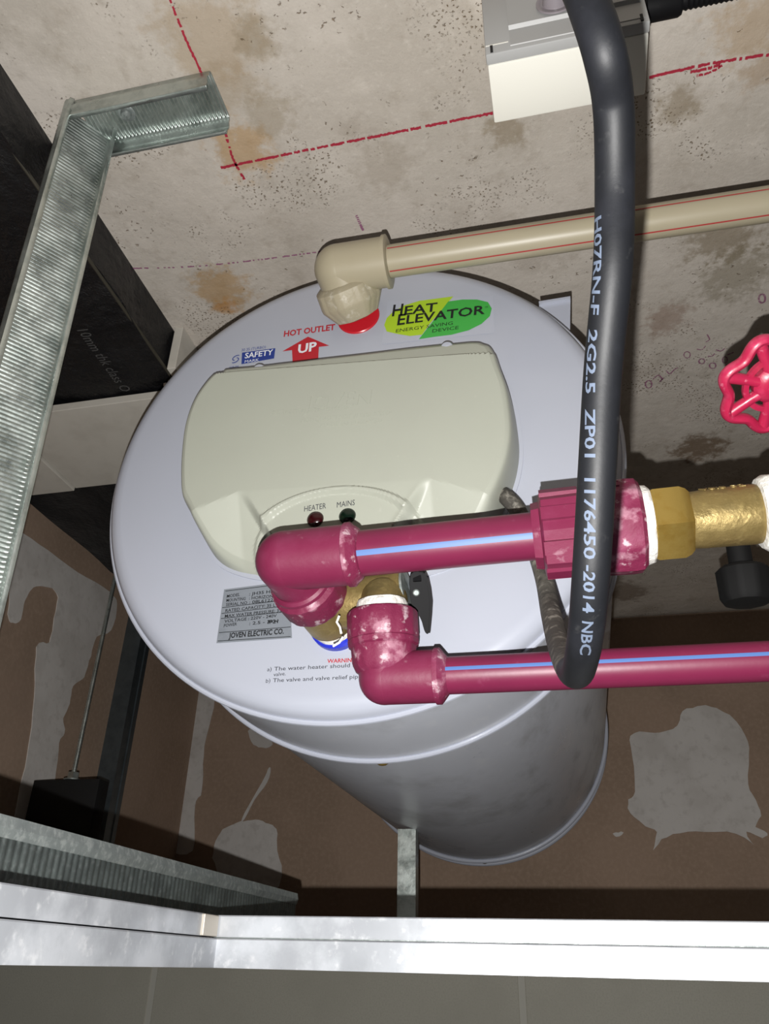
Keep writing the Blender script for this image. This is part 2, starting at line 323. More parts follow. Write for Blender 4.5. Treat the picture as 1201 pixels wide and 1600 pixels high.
# ================================================================== BLACK INSULATED DUCT and the board strip that wraps it
XD = -.356; ZD = .512
rt = root('insulated_duct', (-.5, .5, ZS), 'black foam-wrapped duct running under the concrete beside the pale board strip', 'duct')
def duct_piece(y0, y1, name='foam_wrap'):
    ny, V, Fc = 60, [], []
    prof = []
    xs = np.linspace(-.652, XD, 22)
    prof = [(-.652, ZS)]+[(-.652, ZS-.02)]+[(x, ZD) for x in xs]+[(XD, ZD+.012), (XD, ZD+.03), (XD, ZS)]
    n = len(prof); ph = [random.uniform(0, 6) for _ in range(8)]
    for i in range(ny+1):
        y = y0+(y1-y0)*i/ny
        for (x, z) in prof:
            d = .0022*math.sin(23*y+ph[0]+14*x)+.0016*math.sin(61*y+ph[1]-31*x)+.0022*max(0, math.sin(17*y+70*x+ph[2]))**6
            ex = -.002*math.sin(40*y+ph[3]) if x == XD and z < ZS else 0
            V.append((x+ex, y, min(z+(-abs(d) if z == ZD else 0), ZS)))
    for i in range(ny):
        for k in range(n-1): Fc.append((i*n+k, i*n+k+1, (i+1)*n+k+1, (i+1)*n+k))
    Fc += [tuple(range(n)), tuple(ny*n+k for k in range(n))]
    return link(name, V, Fc, foam, rt, sharp=50)
duct_piece(-.5, YW)
# lengthwise fold seams of the wrap
for (xa, w_) in ((XD-.001, .0035), (-.515, .003)):
    G().tube([(xa, y, (ZD-.0012)) for y in np.linspace(-.45, YW-.01, 40)], w_*.45, 8).make('seam', mat('seam_tape', srgb('3b382f') if xa > -.4 else (.012, .012, .014), .6), rt, label='dusty folded seam')
# faint print on the wrap
g = G(); V, Fc = text_shape('10mm thk class O', .0)
pa = at(120, 516, Z=ZD-.0062); pb = at(190, 612, Z=ZD-.0062); u = pb-pa; u.z = 0; nn = Vector((u.y, -u.x, 0)).normalized()*-.011
g.add([pa+u*x-nn*y for x, y, z in V], Fc); g.make('lettering', mat('grey_print', srgb('4c4c4c'), .7), rt, smooth=False)

rt = root('board_strip', (-.45, .6, ZD), 'pale grey board strip wrapped under and up the side of the black duct', 'board')
ya, yb = at(200, 617, Z=ZD-.006).y, at(150, 750, Z=ZD-.006).y
xj = at(88, 722, Z=ZD-.006).x
zb = ZD-.006
G().box((xj, ya, zb-.009), (XD+.006, yb, zb), .0006).make('panel', gyp_white, rt, smooth=False)
G().box((-.66, ya, zb-.0125), (xj-.001, yb, zb-.0035), .0006).make('panel', gyp_white, rt, smooth=False)
G().box((XD+.003, ya-.03, zb), (XD+.012, yb, ZS), .0006).make('side_panel', gyp_white, rt, smooth=False)
# crumbling plaster at the corner
g = G()
for k in range(14):
    c = Vector((XD+.004+random.uniform(-.012, .008), ya+random.uniform(-.014, .004), zb-.004+random.uniform(-.004, .006))); r = random.uniform(.0015, .0042)
    bm = bmesh.new(); bmesh.ops.create_icosphere(bm, subdivisions=1, radius=r); bm.verts.index_update()
    g.add([c+v.co*random.uniform(.6, 1.2) for v in bm.verts], [[v.index for v in f.verts] for f in bm.faces]); bm.free()
g.make('crumbled_plaster', skim, rt, label='crumbling plaster edge')['kind'] = 'stuff'

# ================================================================== STEEL CHANNELS
def channel_mesh(a, b, width_ax, in_ax, W, Hf, ribs, rib_h=.0006, lip=.003, skew0=0, skew1=0, n_per=8):
    """lipped channel from a to b; web W wide along width_ax, flanges Hf deep along in_ax, web pressed into cross ribs"""
    a = Vector(a); b = Vector(b); wa = Vector(width_ax).normalized(); ia = Vector(in_ax).normalized(); Lg = (b-a).length; t = (b-a)/Lg
    th = .0007; n = max(2, int(ribs*n_per)); web_in = W*.10
    prof = [(-W/2+lip, Hf, 0), (-W/2, Hf-.001, 0), (-W/2, .002, 0), (-W/2+.0012, 0, 0), (-W/2+web_in, 0, 1)] + [(-W/2+web_in+(W-2*web_in)*k/8, 0, 1) for k in range(1, 8)]+[(W/2-web_in, 0, 1), (W/2-.0012, 0, 0), (W/2, .002, 0), (W/2, Hf-.001, 0), (W/2-lip, Hf, 0)]
    # a stiffening groove along each flange
    prof = [prof[0], prof[1], (-W/2, Hf*.7, 0), (-W/2-.0012, Hf*.6, 0), (-W/2-.0012, Hf*.4, 0), (-W/2, Hf*.3, 0)]+prof[2:-2]+[(W/2, Hf*.3, 0), (W/2+.0012, Hf*.4, 0), (W/2+.0012, Hf*.6, 0), (W/2, Hf*.7, 0), prof[-2], prof[-1]]
    V, Fc, m = [], [], len(prof)
    for i in range(n+1):
        s = Lg*i/n; rb = rib_h*math.sin(2*PI*ribs*i/n)
        for (u, v, rbm) in prof:
            sk = skew0*(1-i/n)*u+skew1*(i/n)*u
            V.append(a+t*(s+sk)+wa*u+ia*(v+rb*rbm))
    for i in range(n):
        for k in range(m-1): Fc.append((i*m+k, i*m+k+1, (i+1)*m+k+1, (i+1)*m+k))
    return V, Fc
def solid(o, th):
    md = o.modifiers.new('thick', 'SOLIDIFY'); md.thickness = th; md.offset = 0; return o
# bracket made of bent channel, screwed to the soffit
P0 = at(330, 123, Z=ZS-.003); P1 = at(356, 176, Z=ZS-.003)
Yc = (P0.y+P1.y)/2; Wc = abs(P1.y-P0.y)*1.0
xr = (P0.x+P1.x)/2
pl_ = at(118, 168, Z=ZS-.003); xl = pl_.x
rt = root('bent_steel_bracket', ((xl+xr)/2, Yc, ZS), 'galvanised ribbed channel bent into a drop bracket, screwed to the concrete soffit', 'bracket')
Wc = max(Wc, .038)
V, Fc = channel_mesh((xl+.001, Yc, ZS-.0012), (xr, Yc, ZS-.0012), (0, 1, 0), (0, 0, -1), Wc, .020, 36, rib_h=.0009)
solid(link('top_channel', V, Fc, zinc, rt, sharp=50), .0007)
# dropping leg
dl = Vector((0, .06, -1)).normalized(); ia_ = Vector((1, -.62, 0)); ia_ = (ia_-dl*ia_.dot(dl)).normalized(); wa = dl.cross(ia_).normalized(); wa = wa if wa.y > 0 else -wa
a0 = Vector((xl+.001, Yc, ZS-.0015)); b0 = a0+dl*.62
V, Fc = channel_mesh(a0, b0, wa, ia_, Wc, .012, 200, rib_h=.0005, n_per=6)
solid(link('drop_channel', V, Fc, zinc, rt, sharp=50), .0007)
sc_ = at(197, 178, Z=ZS-.004)
G().lathe(sc_+Vector((0, 0, .002)), (0, 0, -1), [(0, .0068), (.0012, .0068), (.0016, .0062), (.0016, .0042), (.003, .0040), (.0042, .0030), (.0045, .0012), (.0036, .0010)], 32).make('screw', zinc_dull, rt, label='round screw head with washer')

# channel lying behind the hatch frame
xa = -.236
rt = root('ceiling_channel', (xa, .4, .0135), 'dull ribbed steel channel lying beside the left run of the hatch frame', 'channel')
V, Fc = channel_mesh((xa, -.25, .0135+.019), (xa, .70, .0135+.019), (0, 0, 1), (-1, 0, 0), .038, .022, 190, rib_h=.00045)
solid(link('ribbed_channel', V, Fc, zinc_dark, rt, sharp=50), .0008)
G().sweep([(0, 0), (.0016, 0), (.0026, -.0045), (.0012, -.0085), (0, -.0085)], (xa, -.25, .0523), (xa, .70, .0523), (1, 0, 0), (0, 0, 1)).make('rolled_edge', zinc_dull, rt, smooth=False)

# ================================================================== ALUMINIUM HATCH FRAME
rt = root('hatch_frame', (-.195, .447, -.002), 'bright aluminium frame of the ceiling hatch, two stepped bands, mitred at the corner', 'frame')
XF = -.196; YF = .447
def run(tag_, lo, hi, proud, m, name):
    # back run (along X) and left run (along Y)
    g = G().sweep([(0, lo), (-proud, lo), (-proud, hi-.0006), (-proud+.0006, hi), (0, hi)], (XF+.0, YF, 0), (.9, YF, 0), (0, 1, 0), (0, 0, 1)); g.make(name, m, rt, smooth=False)
    g = G().sweep([(0, lo), (proud, lo), (proud, hi-.0006), (proud-.0006, hi), (0, hi)], (XF-.003, -.4, 0), (XF, YF-.0005, 0), (1, 0, 0), (0, 0, 1)); g.make(name, m, rt, smooth=False)
run('u', .0122, .0225, .0030, alu, 'upper_band')
run('l', -.0020, .0115, .0052, alu, 'lower_band')
G().box((XF-.012, YF-.0005, -.002), (.9, YF+.012, .0020), .0003).make('outer_flange', alu, rt, smooth=False)
G().box((XF-.014, -.4, -.002), (XF-.0030, YF+.012, .0018), .0003).make('outer_flange', alu, rt, smooth=False)
G().box((XF, YF, .0021), (.9, YF+.002, .0224)).make('back_plate', zinc_dull, rt, smooth=False)
G().box((XF-.006, -.4, .0021), (XF-.004, YF+.002, .0222)).make('back_plate', zinc_dull, rt, smooth=False)
G().box((XF+.002, YF-.022, .0122), (XF+.0046, YF-.004, .0222), .0004).make('corner_cleat', mat('cleat', srgb('b9b2a6'), .5, .3), rt, smooth=False)

# ================================================================== WATER HEATER
CX, CZ, RH = -.1317, .3086, .1841; YE = YD+.74
rt = heater = root('water_heater', (CX, (YD+YE)/2, CZ), 'horizontal white cylindrical storage water heater with a grey-green front cover', 'water heater')
def yat(py, x=None):                                     # Y where the heater's underside is seen at that pixel row
    best = None
    for k in range(800):
        y = YD+k*.001; c = np.array([CX, y, CZ-RH])@M; yy = 800+F*c[1]/c[2]
        if best is None or abs(yy-py) < best[0]: best = (abs(yy-py), y)
    return best[1]
y2 = yat(1190); y1 = yat(1132)
# front cap: flat face, rolled edge
G().lathe((CX, YD, CZ), (0, 1, 0), [(0.0005, 0), (0, .06), (0, RH-.014), (.0006, RH-.010), (.0025, RH-.0055), (.006, RH-.0025), (.011, RH-.0012)], 160, caps=False).make('front_cap', enamel, rt, sharp=60)
def bead(yc, r, R_, name='rolled_bead'):
    g = G(); n = 160; V = []; Fc = []; m = 10
    for i in range(n):
        t = 2*PI*i/n
        for k in range(m):
            p = 2*PI*k/m; rr = R_+r*math.cos(p); V.append((CX+rr*math.cos(t), yc+r*math.sin(p), CZ+rr*math.sin(t)))
    for i in range(n):
        for k in range(m): Fc.append((i*m+k, i*m+(k+1) % m, ((i+1) % n)*m+(k+1) % m, ((i+1) % n)*m+k))
    g.add(V, Fc); return g.make(name, enamel, rt)
bead(YD+.012, .0020, RH-.0004)
G().lathe((CX, YD+.0115, CZ), (0, 1, 0), [(0, RH-.0018), (y2-YD-.012, RH-.0018)], 160, caps=False).make('cap_skirt', enamel_dusty, rt)
bead(y2, .0021, RH-.0006)
G().lathe((CX, y2, CZ), (0, 1, 0), [(0, RH-.003), (YE-y2, RH-.003), (YE-y2+.002, RH-.02), (YE-y2+.004, .001)], 160, caps=False).make('shell', enamel_dusty, rt)
bead(YE-.035, .0028, RH-.0008); bead(YE-.003, .0028, RH-.0008)
# brass screws on the skirt
for (px, py) in ((597, 1199), (757, 1345)):
    c = np.array([CX, y2, CZ-RH])
    yy = y2+.006 if py < 1300 else YE-.025
    ang = None; best = 9e9
    for k in range(720):
        t = PI+PI*k/720; q = np.array([CX+RH*math.cos(t), yy, CZ+RH*math.sin(t)])@M; e = abs(600.5+F*q[0]/q[2]-px)
        if e < best: best = e; ang = t
    n_ = Vector((math.cos(ang), 0, math.sin(ang)))
    G().lathe(Vector((CX, yy, CZ))+n_*(RH-.0025), n_, [(0, .0052), (.0012, .0052), (.002, .0046), (.0036, .0026), (.004, .0008)], 20).make('screw', brass_bright, rt, label='brass screw')

# cover -------------------------------------------------------------
HC = .030
outline_px = [((342, 582), .424), ((352, 572), .424), ((420, 565), .424), ((500, 554), .424), ((580, 544), .424), ((660, 534), .424), ((735, 528), .425), ((756, 534), .426), ((770, 552), .432), ((788, 590), .438), ((801, 630), .443), ((808, 670), .446), ((811, 705), .448),
              ((808, 735), .448), ((800, 765), .448), ((784, 802), .448), ((760, 838), .448), ((725, 868), .448), ((680, 890), .448), ((620, 902), .448), ((540, 908), .448), ((470, 906), .448), ((420, 903), .448), ((385, 897), .448), ((355, 886), .448), ((334, 868), .446), ((318, 842), .442), ((302, 812), .436), ((290, 780), .430), ((284, 745), .426), ((284, 705), .424), ((290, 665), .424), ((303, 630), .424), ((322, 602), .424)]
OL = [at(550+(p[0]-550)*1.018, 720+(p[1]-720)*1.035, Y=y-.012) if y < .435 else at(*p, Y=y-.012) for p, y in outline_px]; OL = [(p.x, p.z) for p in OL]
OL = [tuple(q) for q in polygon_smooth(OL, 9)]
ccx, ccz = sum(p[0] for p in OL)/len(OL), sum(p[1] for p in OL)/len(OL)
def uv(px, py, Y=YD-HC): p = at(px, py, Y=Y); return np.array([p.x, p.z])
rA, rB = uv(298, 798), uv(372, 768); rC, rD = uv(672, 748), uv(760, 772)
pc = uv(516, 835); pw, ph_ = (uv(655, 835)-uv(376, 860))[0]/2, (uv(516, 762)-pc)[1]
tl, tr = uv(334, 581), uv(745, 549)
def side(p, a, b): d = b-a; n = np.array([-d[1], d[0]])/np.hypot(*d); return float((p-a)@n)
def sm(x, a, b): t = min(1, max(0, (x-a)/(b-a))); return t*t*(3-2*t)
def cover_h(x, z, edge):
    p = np.array([x, z]); h = HC
    # dusty strip along the top edge sits lower
    st = side(p, tl, tr)                               # >0 above the line
    h -= .004*sm(st, -.0012, .0004)+max(0, st)*.25
    # the lower third falls back towards the cap
    zr = rA[1]+(rB[1]-rA[1])*(x-rA[0])/(rB[0]-rA[0]) if x < rB[0] else rC[1]+(rD[1]-rC[1])*(x-rC[0])/(rD[0]-rC[0]) if x > rC[0] else None
    lo = min(rB[1], rC[1])
    if zr is not None:
        dz = max(0, zr-z); fac = 1.0; h -= .55*dz
    else:
        w = (x-rB[0])/(rC[0]-rB[0]); zb_ = rB[1]+(rC[1]-rB[1])*w
        # inside: hood over the lamp panel, its flanks run down and inwards
        dl_ = x-(rB[0]+max(0, (zb_-z))*.62); dr_ = (rC[0]-max(0, (zb_-z))*.62)-x
        q = min(dl_, dr_); dz = max(0, zb_-z)
        inner = .55*dz*(1-sm(q, -.001, .006)); h -= inner
        if q > 0: h -= .10*dz*sm(q, 0, .01)
    # lamp panel: raised rim round a shallow recess
    e = ((x-pc[0])/pw)**2*1.0+max(0, (z-pc[1]))**2/ph_**2
    rr = math.sqrt(e); ax_ = abs(x-pc[0])/pw
    if z > pc[1]-.03:
        h += .0022*sm(rr, .88, .93)*(1-sm(rr, .97, 1.03))
        h -= .0010*(1-sm(rr, .86, .90))
    # edge: rounded shoulder then steep side
    if edge < .007: t = 1-edge/.007; h = (h-.003*t)*(1-t**5) if edge > 0 else 0
    return max(h, .0)
nt_, nr_ = len(OL), 150; V = []; Fc = []
rs = list(1-(np.linspace(1, 0, nr_)**1.6))
rs = [min(1, max(0, x)) for x in rs]
PL = np.array(OL)
for j, r in enumerate(rs):
    for i in range(nt_):
        ox, oz = OL[i]; x = ccx+(ox-ccx)*r; z = ccz+(oz-ccz)*r
        rad = math.hypot(ox-ccx, oz-ccz)
        ed = float(np.min(np.hypot(PL[:, 0]-x, PL[:, 1]-z))) if r > .75 else .05
        V.append((x, YD-cover_h(x, z, 0 if j == nr_-1 else max(ed, 1e-5)), z))
for j in range(nr_-1):
    for i in range(nt_): i2 = (i+1) % nt_; Fc.append((j*nt_+i, j*nt_+i2, (j+1)*nt_+i2, (j+1)*nt_+i))
cover = link('front_cover', V, Fc, ivory, rt, sharp=18)
# low plinth under the cover
g = G(); P = [(ccx+(x-ccx)*1.022, YD+.0002, ccz+(z-ccz)*1.022) for x, z in OL]; g.prism(P, (0, -.0014, 0)); g.make('cover_plinth', enamel, rt, sharp=30)
# things on the cover
def sub(g, name, m, parent, **k): return link(name, g.v, g.f, m, parent, **k)
for (px, py) in ((402, 573), (697, 538)):
    p = at(px, py, Y=YD-HC+.006)+Vector((0, .0026, 0))
    sub(G().lathe(p+Vector((0, .002, 0)), (0, -1, 0), [(0, .0044), (.002, .0044), (.003, .0036), (.0034, .001)], 20), 'screw', enamel, cover)
g = G(); front_text(g, 'HEATER', (476, 801), (510, 796), 8, YD-HC-.0004+.004, .0); front_text(g, 'MAINS', (527, 795), (555, 791), 8, YD-HC-.0004+.004, .0)
LETTER = g
for (px, py, m) in ((493, 812, lamp_red), (543, 807, lamp_green)):
    p = at(px, py, Y=YD-HC+.004)
    sub(G().lathe(p+Vector((0, .004, 0)), (0, -1, 0), [(0, .0055), (.005, .0055), (.0065, .0045), (.0075, .002)], 24), 'indicator_lamp', m, cover)
def drape(g, lift):                                     # press flat lettering onto the cover's relief
    out = []
    for v in g.v:
        ed = float(np.min(np.hypot(PL[:, 0]-v.x, PL[:, 1]-v.z)))
        out.append(Vector((v.x, YD-cover_h(v.x, v.z, ed)-lift, v.z)))
    g.v = out; return g
sub(drape(LETTER, .0004), 'lettering', print_dark, cover, smooth=False)
g = G(); front_text(g, 'JOVEN', (474, 642), (578, 631), 21, YD-HC+.0002, .005, .1, .0012); g.make('embossed_lettering', ivory, cover, smooth=True, sharp=30)
g = G()
for k, (a, b, s) in enumerate((((425, 648), (545, 640), 'ELECTRIC STORAGE WATER HEATER'), ((470, 660), (612, 648), 'HIGH QUALITY HOT WATER SYSTEM'), ((500, 668), (600, 660), 'MADE IN MALAYSIA'))):
    front_text(g, s, a, b, 6, YD-HC+.0002, 0, 0, .0008)
g.make('embossed_lettering', ivory, cover, smooth=True, sharp=30)

# print and labels on the cap ---------------------------------------
YP = YD-.0003
def flat_poly(g, pxs, Y=YP): g.add([at(*p, Y=Y) for p in pxs], [tuple(range(len(pxs)))])
def decal(name, m, fn, parent=heater, **k): g = G(); fn(g); return g.make(name, m, parent, smooth=False, **k)
decal('hot_outlet_lettering', print_red, lambda g: front_text(g, 'HOT OUTLET', (443, 526), (523, 515), 8.5, YP, .03))
ar = decal('up_arrow_label', print_red, lambda g: flat_poly(g, [(441, 549), (481, 526), (514, 540), (498, 542), (497, 560), (457, 566), (456, 547)]))
decal('lettering', print_white, lambda g: front_text(g, 'UP', (465, 552), (494, 547), 13, YP-.0003, .03), ar)
def elli(cx, cy, rx, ry, t0, t1, n=22, rot=-.13):
    o = []
    for k in range(n+1):
        t = math.radians(t0+(t1-t0)*k/n); x = rx*math.cos(t); y = -ry*math.sin(t); o.append((cx+x*math.cos(rot)-y*math.sin(rot), cy+x*math.sin(rot)+y*math.cos(rot)))
    return o
lg = decal('energy_label', enamel, lambda g: flat_poly(g, [(596, 538), (606, 470), (770, 462), (772, 520)], YP))
decal('logo_shape', lime, lambda g: flat_poly(g, [(708, 463), (672, 505), (659, 523)]+[(640, 525), (622, 522), (604, 518), (600, 508), (604, 497), (614, 487), (632, 477), (655, 470)], YP-.0002), lg)
decal('logo_shape', green, lambda g: flat_poly(g, [(654, 530), (676, 502), (700, 471)]+[(722, 468), (745, 468), (762, 472), (768, 482), (765, 494), (752, 506), (732, 516), (705, 523), (680, 526)], YP-.00025), lg)
def heat(g):
    Y = YP-.0006
    front_text(g, 'H', (612, 494), (628, 492), 17, Y, .02, .1); front_text(g, 'EAT', (631, 492), (682, 486), 13, Y, .02, .1)
    front_text(g, 'E', (620, 508), (632, 506.5), 16, Y, .02, .1); front_text(g, 'LEVATOR', (634, 506), (757, 490), 13, Y, .02, .1)
    front_text(g, 'ENERGY SAVING', (618, 519.5), (707, 507), 5, Y, .0, .1); front_text(g, 'DEVICE', (675, 519.5), (716, 514), 5, Y, 0, .1)
    front_text(g, 'TM', (757, 482), (762, 481), 3, Y)
decal('lettering', print_black, heat, lg)
sf = decal('safety_label', print_blue, lambda g: flat_poly(g, [(378, 551), (430, 544), (428, 560), (377, 569)]))
decal('lettering', print_white, lambda g: (front_text(g, 'SAFETY', (382, 560), (426, 554), 8, YP-.0003, .02), front_text(g, 'MARK', (382, 567), (404, 564), 4, YP-.0003, 0)), sf)
def swirl(g):
    for (cx, cy, t0, t1) in ((369, 559, 20, 230), (367, 563, 200, 410)):
        o = elli(cx, cy, 7, 3.5, t0, t1, 14, -.5); i_ = elli(cx, cy, 5.6, 2.3, t0, t1, 14, -.5)
        V = [at(*p, Y=YP-.0003) for p in o+i_]; n = len(o); g.add(V, [(k, k+1, n+k+1, n+k) for k in range(n-1)])
    front_text(g, '30 35 (TURBO)', (377, 549), (415, 544), 4, YP-.0003, 0)
    front_text(g, 'SIRIM', (358, 576), (372, 574), 3, YP-.0003, 0)
decal('lettering', print_blue, swirl, sf)
rp = decal('rating_plate', plate, lambda g: flat_poly(g, [(350, 921), (452, 908), (456, 997), (338, 1005)]), label='silver rating plate with black print')
def plate_txt(g):
    Y = YP-.0003
    rows = [('MODEL', ': JH35 HE', 934), ('MOUNTING', ': HORIZONTAL', 940.5), ('SERIAL NO', ': 08L61225', 947), ('RATED CAPACITY: 35 L', '', 956.5), ('MAX WATER PRESSURE: 3.5', '', 965), ('VOLTAGE : 220V - 240V', '', 973), ('POWER', ': 2.5 - 3kw', 980)]
    for a, b, y in rows:
        x0 = 354-(y-934)*.10
        if b: front_text(g, a, (x0, y), (x0+5.4*len(a)*.6+4, y-3), 4.6, Y, .012); front_text(g, b, (389, y-3.5), (389+len(b)*4.2, y-8), 4.6, Y, .012)
        else: front_text(g, a, (x0, y), (x0+len(a)*3.9, y-9), 4.6, Y, .012)
    front_text(g, 'IP21', (418, 975), (434, 973.5), 6, Y, .01)
    front_text(g, 'JOVEN ELECTRIC CO.', (357, 997), (443, 990), 8, Y, .03)
    for (a, b) in (((347, 950), (444, 938)), ((346, 959), (440, 948)), ((345, 967), (440, 957)), ((342, 989), (454, 980)), ((340, 1002), (454, 995)), ((352, 924), (450, 912))):
        pa, pb = at(*a, Y=Y), at(*b, Y=Y); g.add([pa, pb, pb+Vector((0, 0, .0004)), pa+Vector((0, 0, .0004))], [(0, 1, 2, 3)])
decal('lettering', print_black, plate_txt, rp)
def warn(g):
    front_text(g, 'a)', (417, 1049), (424, 1048), 6, YP); front_text(g, 'The water heater should not be operated without the relief', (428, 1048), (725, 1034), 6, YP, .004)
    front_text(g, 'valve.', (427, 1057), (446, 1055), 6, YP); front_text(g, 'b)', (415, 1067), (422, 1066), 6, YP); front_text(g, 'The valve and valve relief pipe must not be plugged or capped', (426, 1066), (720, 1053), 6, YP, .004)
decal('warning_lettering', print_dark, warn)
decal('warning_heading', print_red, lambda g: front_text(g, 'WARNING', (511, 1036), (556, 1034), 6, YP, .02))
# outlet and inlet collars
HO = at(560, 496, Y=YD); CI = at(528, 976, Y=YD)
G().lathe(HO+Vector((0, .0005, 0)), (0, -1, 0), [(0, .0168), (.0014, .0168), (.002, .0162), (.0022, .012)], 40).make('outlet_ring', red_ring, heater, label='red ring round the hot outlet')
G().lathe(CI+Vector((0, .0005, 0)), (0, -1, 0), [(0, .0172), (.005, .0172), (.006, .016), (.006, .012)], 40).make('inlet_ring', blue_ring, heater, label='blue ring round the cold inlet')
# mounting tab behind the cap
ta = at(842, 478, Y=YD+.03); tb = at(891, 470, Y=YD+.03); tcn = at(890, 530, Y=YD+.03); td = at(820, 540, Y=YD+.03)
G().prism([ta, tb, tcn, td], (0, .0015, 0)).make('mounting_tab', enamel, heater, smooth=False)
G().prism([ta, tb, tb+Vector((0, 0, .002)), ta+Vector((0, 0, .002))], (0, -.003, 0)).make('mounting_tab_lip', enamel, heater, smooth=False)

# ================================================================== PIPES
def arc_pts(a, c, b, n=10):                              # quarter bend a -> corner c -> b
    a, c, b = Vector(a), Vector(c), Vector(b); return [(a*(1-t)**2+c*2*t*(1-t)+b*t*t) for t in [k/n for k in range(n+1)]]
def round_elbow(corner, d1, d2, r, reach, k=.62):
    """elbow body: a sphere-ish bend between two directions"""
    c = Vector(corner); d1 = Vector(d1).normalized(); d2 = Vector(d2).normalized(); R_ = reach
    # circular bend of radius R_
    cen = c+d1*R_+d2*R_; pts = []
    for i in range(15):
        t = PI/2*i/14; pts.append(cen-d2*R_*math.cos(t)-d1*R_*math.sin(t))
    return pts                                           # from (c+d1*R_) to (c+d2*R_)
def block_elbow(g, A, corner, d1, d2, rb, L2, seg=48):
    g.tube([A, Vector(corner)], rb, seg); g.tube([Vector(corner), Vector(corner)+Vector(d2).normalized()*L2], rb, seg)
    bm = bmesh.new(); bmesh.ops.create_uvsphere(bm, u_segments=48, v_segments=24, radius=rb*1.004); bm.verts.index_update()
    g.add([Vector(corner)+v.co for v in bm.verts], [[v.index for v in f.verts] for f in bm.faces]); bm.free(); return g
def stripe(g, a, b, r, ang_dir, wd, m=6):
    a, b = Vector(a), Vector(b); t = (b-a).normalized(); n = Vector(ang_dir); n = (n-t*n.dot(t)).normalized(); s = t.cross(n); V = []
    for p in (a, b):
        for k in range(m+1):
            th = (k/m-.5)*wd/r; V.append(p+(n*math.cos(th)+s*math.sin(th))*(r+.00025))
    g.add(V, [(k, k+1, m+1+k+1, m+1+k) for k in range(m)])

# beige hot water pipe ------------------------------------------------
yb_ = .405; r = .0121
A = at(606, 409, Y=yb_); B = at(1200, 319, Y=yb_); dx = (B-A).normalized(); E = at(529, 424, Y=yb_)
E = A+dx*((E-A).dot(dx))
rt = root('beige_water_pipe', HO, 'beige plastic pipe with thin red lines and elbow on the hot outlet', 'pipe')
end = A+dx*1.3
pp = G().tube([A-dx*.008, end], r, 40).make('pipe', beige, rt)
for n_ in ((0, -1, .02), (0, -.13, -.99)):
    g = G(); stripe(g, A+dx*.002, end, r, n_, .0011); sub(g, 'stripe', red_line, pp, smooth=False)
rb = .0185; dn = (Vector((HO.x, YD, HO.z))-E).normalized()
ro = .0165
pts = round_elbow(E, dx, dn, rb, .0165)
g = block_elbow(G(), A+dx*.0005, E, dx, dn, rb, .020); el = g.make('elbow', beige, rt)
sub(G().lathe(A+dx*.0005, dx, [(-.0025, rb), (-.0025, rb+.0012), (.0, rb+.0012), (.0008, rb-.001), (.0008, r)], 40), 'socket_lip', beige, el)
yend = (YD-.006); Ls = (HO-E).length-.0005
def lobes(th, h): return 1+.035*(1 if math.cos(8*th) > .2 else 0)
G().lathe(E, dn, [(.009, rb-.001), (.010, rb+.0015), (.0125, rb+.0052), (Ls-.0155, rb+.0058), (Ls-.013, rb+.0054), (Ls-.0015, rb-.0016), (Ls, .012)], 96, rf=lobes).make('threaded_socket', beige_dusty, rt, label='scuffed ribbed socket')
# raised moulded lettering on the elbow's socket
def wrap_text(g, s, o, d, r0, h0, h1, ang0, ang1, relief=.0006, bold=.01, flip=False):
    """letters run round the axis from ang0 to ang1, their height along the axis h0..h1"""
    d = Vector(d).normalized(); up = Vector((0, 0, 1)) if abs(d.z) < .8 else Vector((0, 1, 0)); a = d.cross(up).normalized(); b = a.cross(d)
    V, Fc = text_shape(s, bold, .5, True)
    g.add([Vector(o)+d*(h0+(h1-h0)*y)+(a*math.cos(ang0+(ang1-ang0)*x)+b*math.sin(ang0+(ang1-ang0)*x))*(r0+(z+.5)*relief) for x, y, z in V], Fc)
g = G(); wrap_text(g, 'WATER 25', E, dn, rb+.0036, Ls-.0115, Ls-.0155, math.radians(232), math.radians(330)); g.make('embossed_lettering', beige_dusty, rt, smooth=False)

# upper maroon pipe ---------------------------------------------------
yp = at(690, 855, d=.42).y
A = at(551, 866, Y=yp); B = at(1130, 808, Y=yp); dx = (B-A).normalized(); E = A+dx*(at(447, 872, Y=yp)-A).dot(dx); B835 = A+dx*(at(836, 838, Y=yp)-A).dot(dx)
CIn = CI+Vector((0, -.006, 0)); dn = (CI-E).normalized(); Lc = (CI-E).length
rt = root('upper_maroon_pipe', E, 'maroon pipe with blue stripe, large elbow at left and wide threaded adaptor at right', 'pipe')
r = .0126
pp = G().tube([A-dx*.008, B835+dx*.006], r, 48).make('pipe', maroon, rt)
g = G(); stripe(g, A+dx*.003, B835, r, Vector((0, -1, -.50)), .0030); sub(g, 'stripe', blue_line, pp, smooth=False)
rb = .0168
pts = round_elbow(E, dx, dn, rb, .0165)
el = block_elbow(G(), A+dx*.001, E, dx, dn, rb, .024).make('elbow', maroon_soft, rt)
sub(G().lathe(A, dx, [(-.003, rb), (-.0026, rb+.0010), (.0, rb+.0010), (.0016, rb-.0006), (.0042, r+.0016), (.0052, r)], 48), 'socket_lip', maroon_dusty, el)
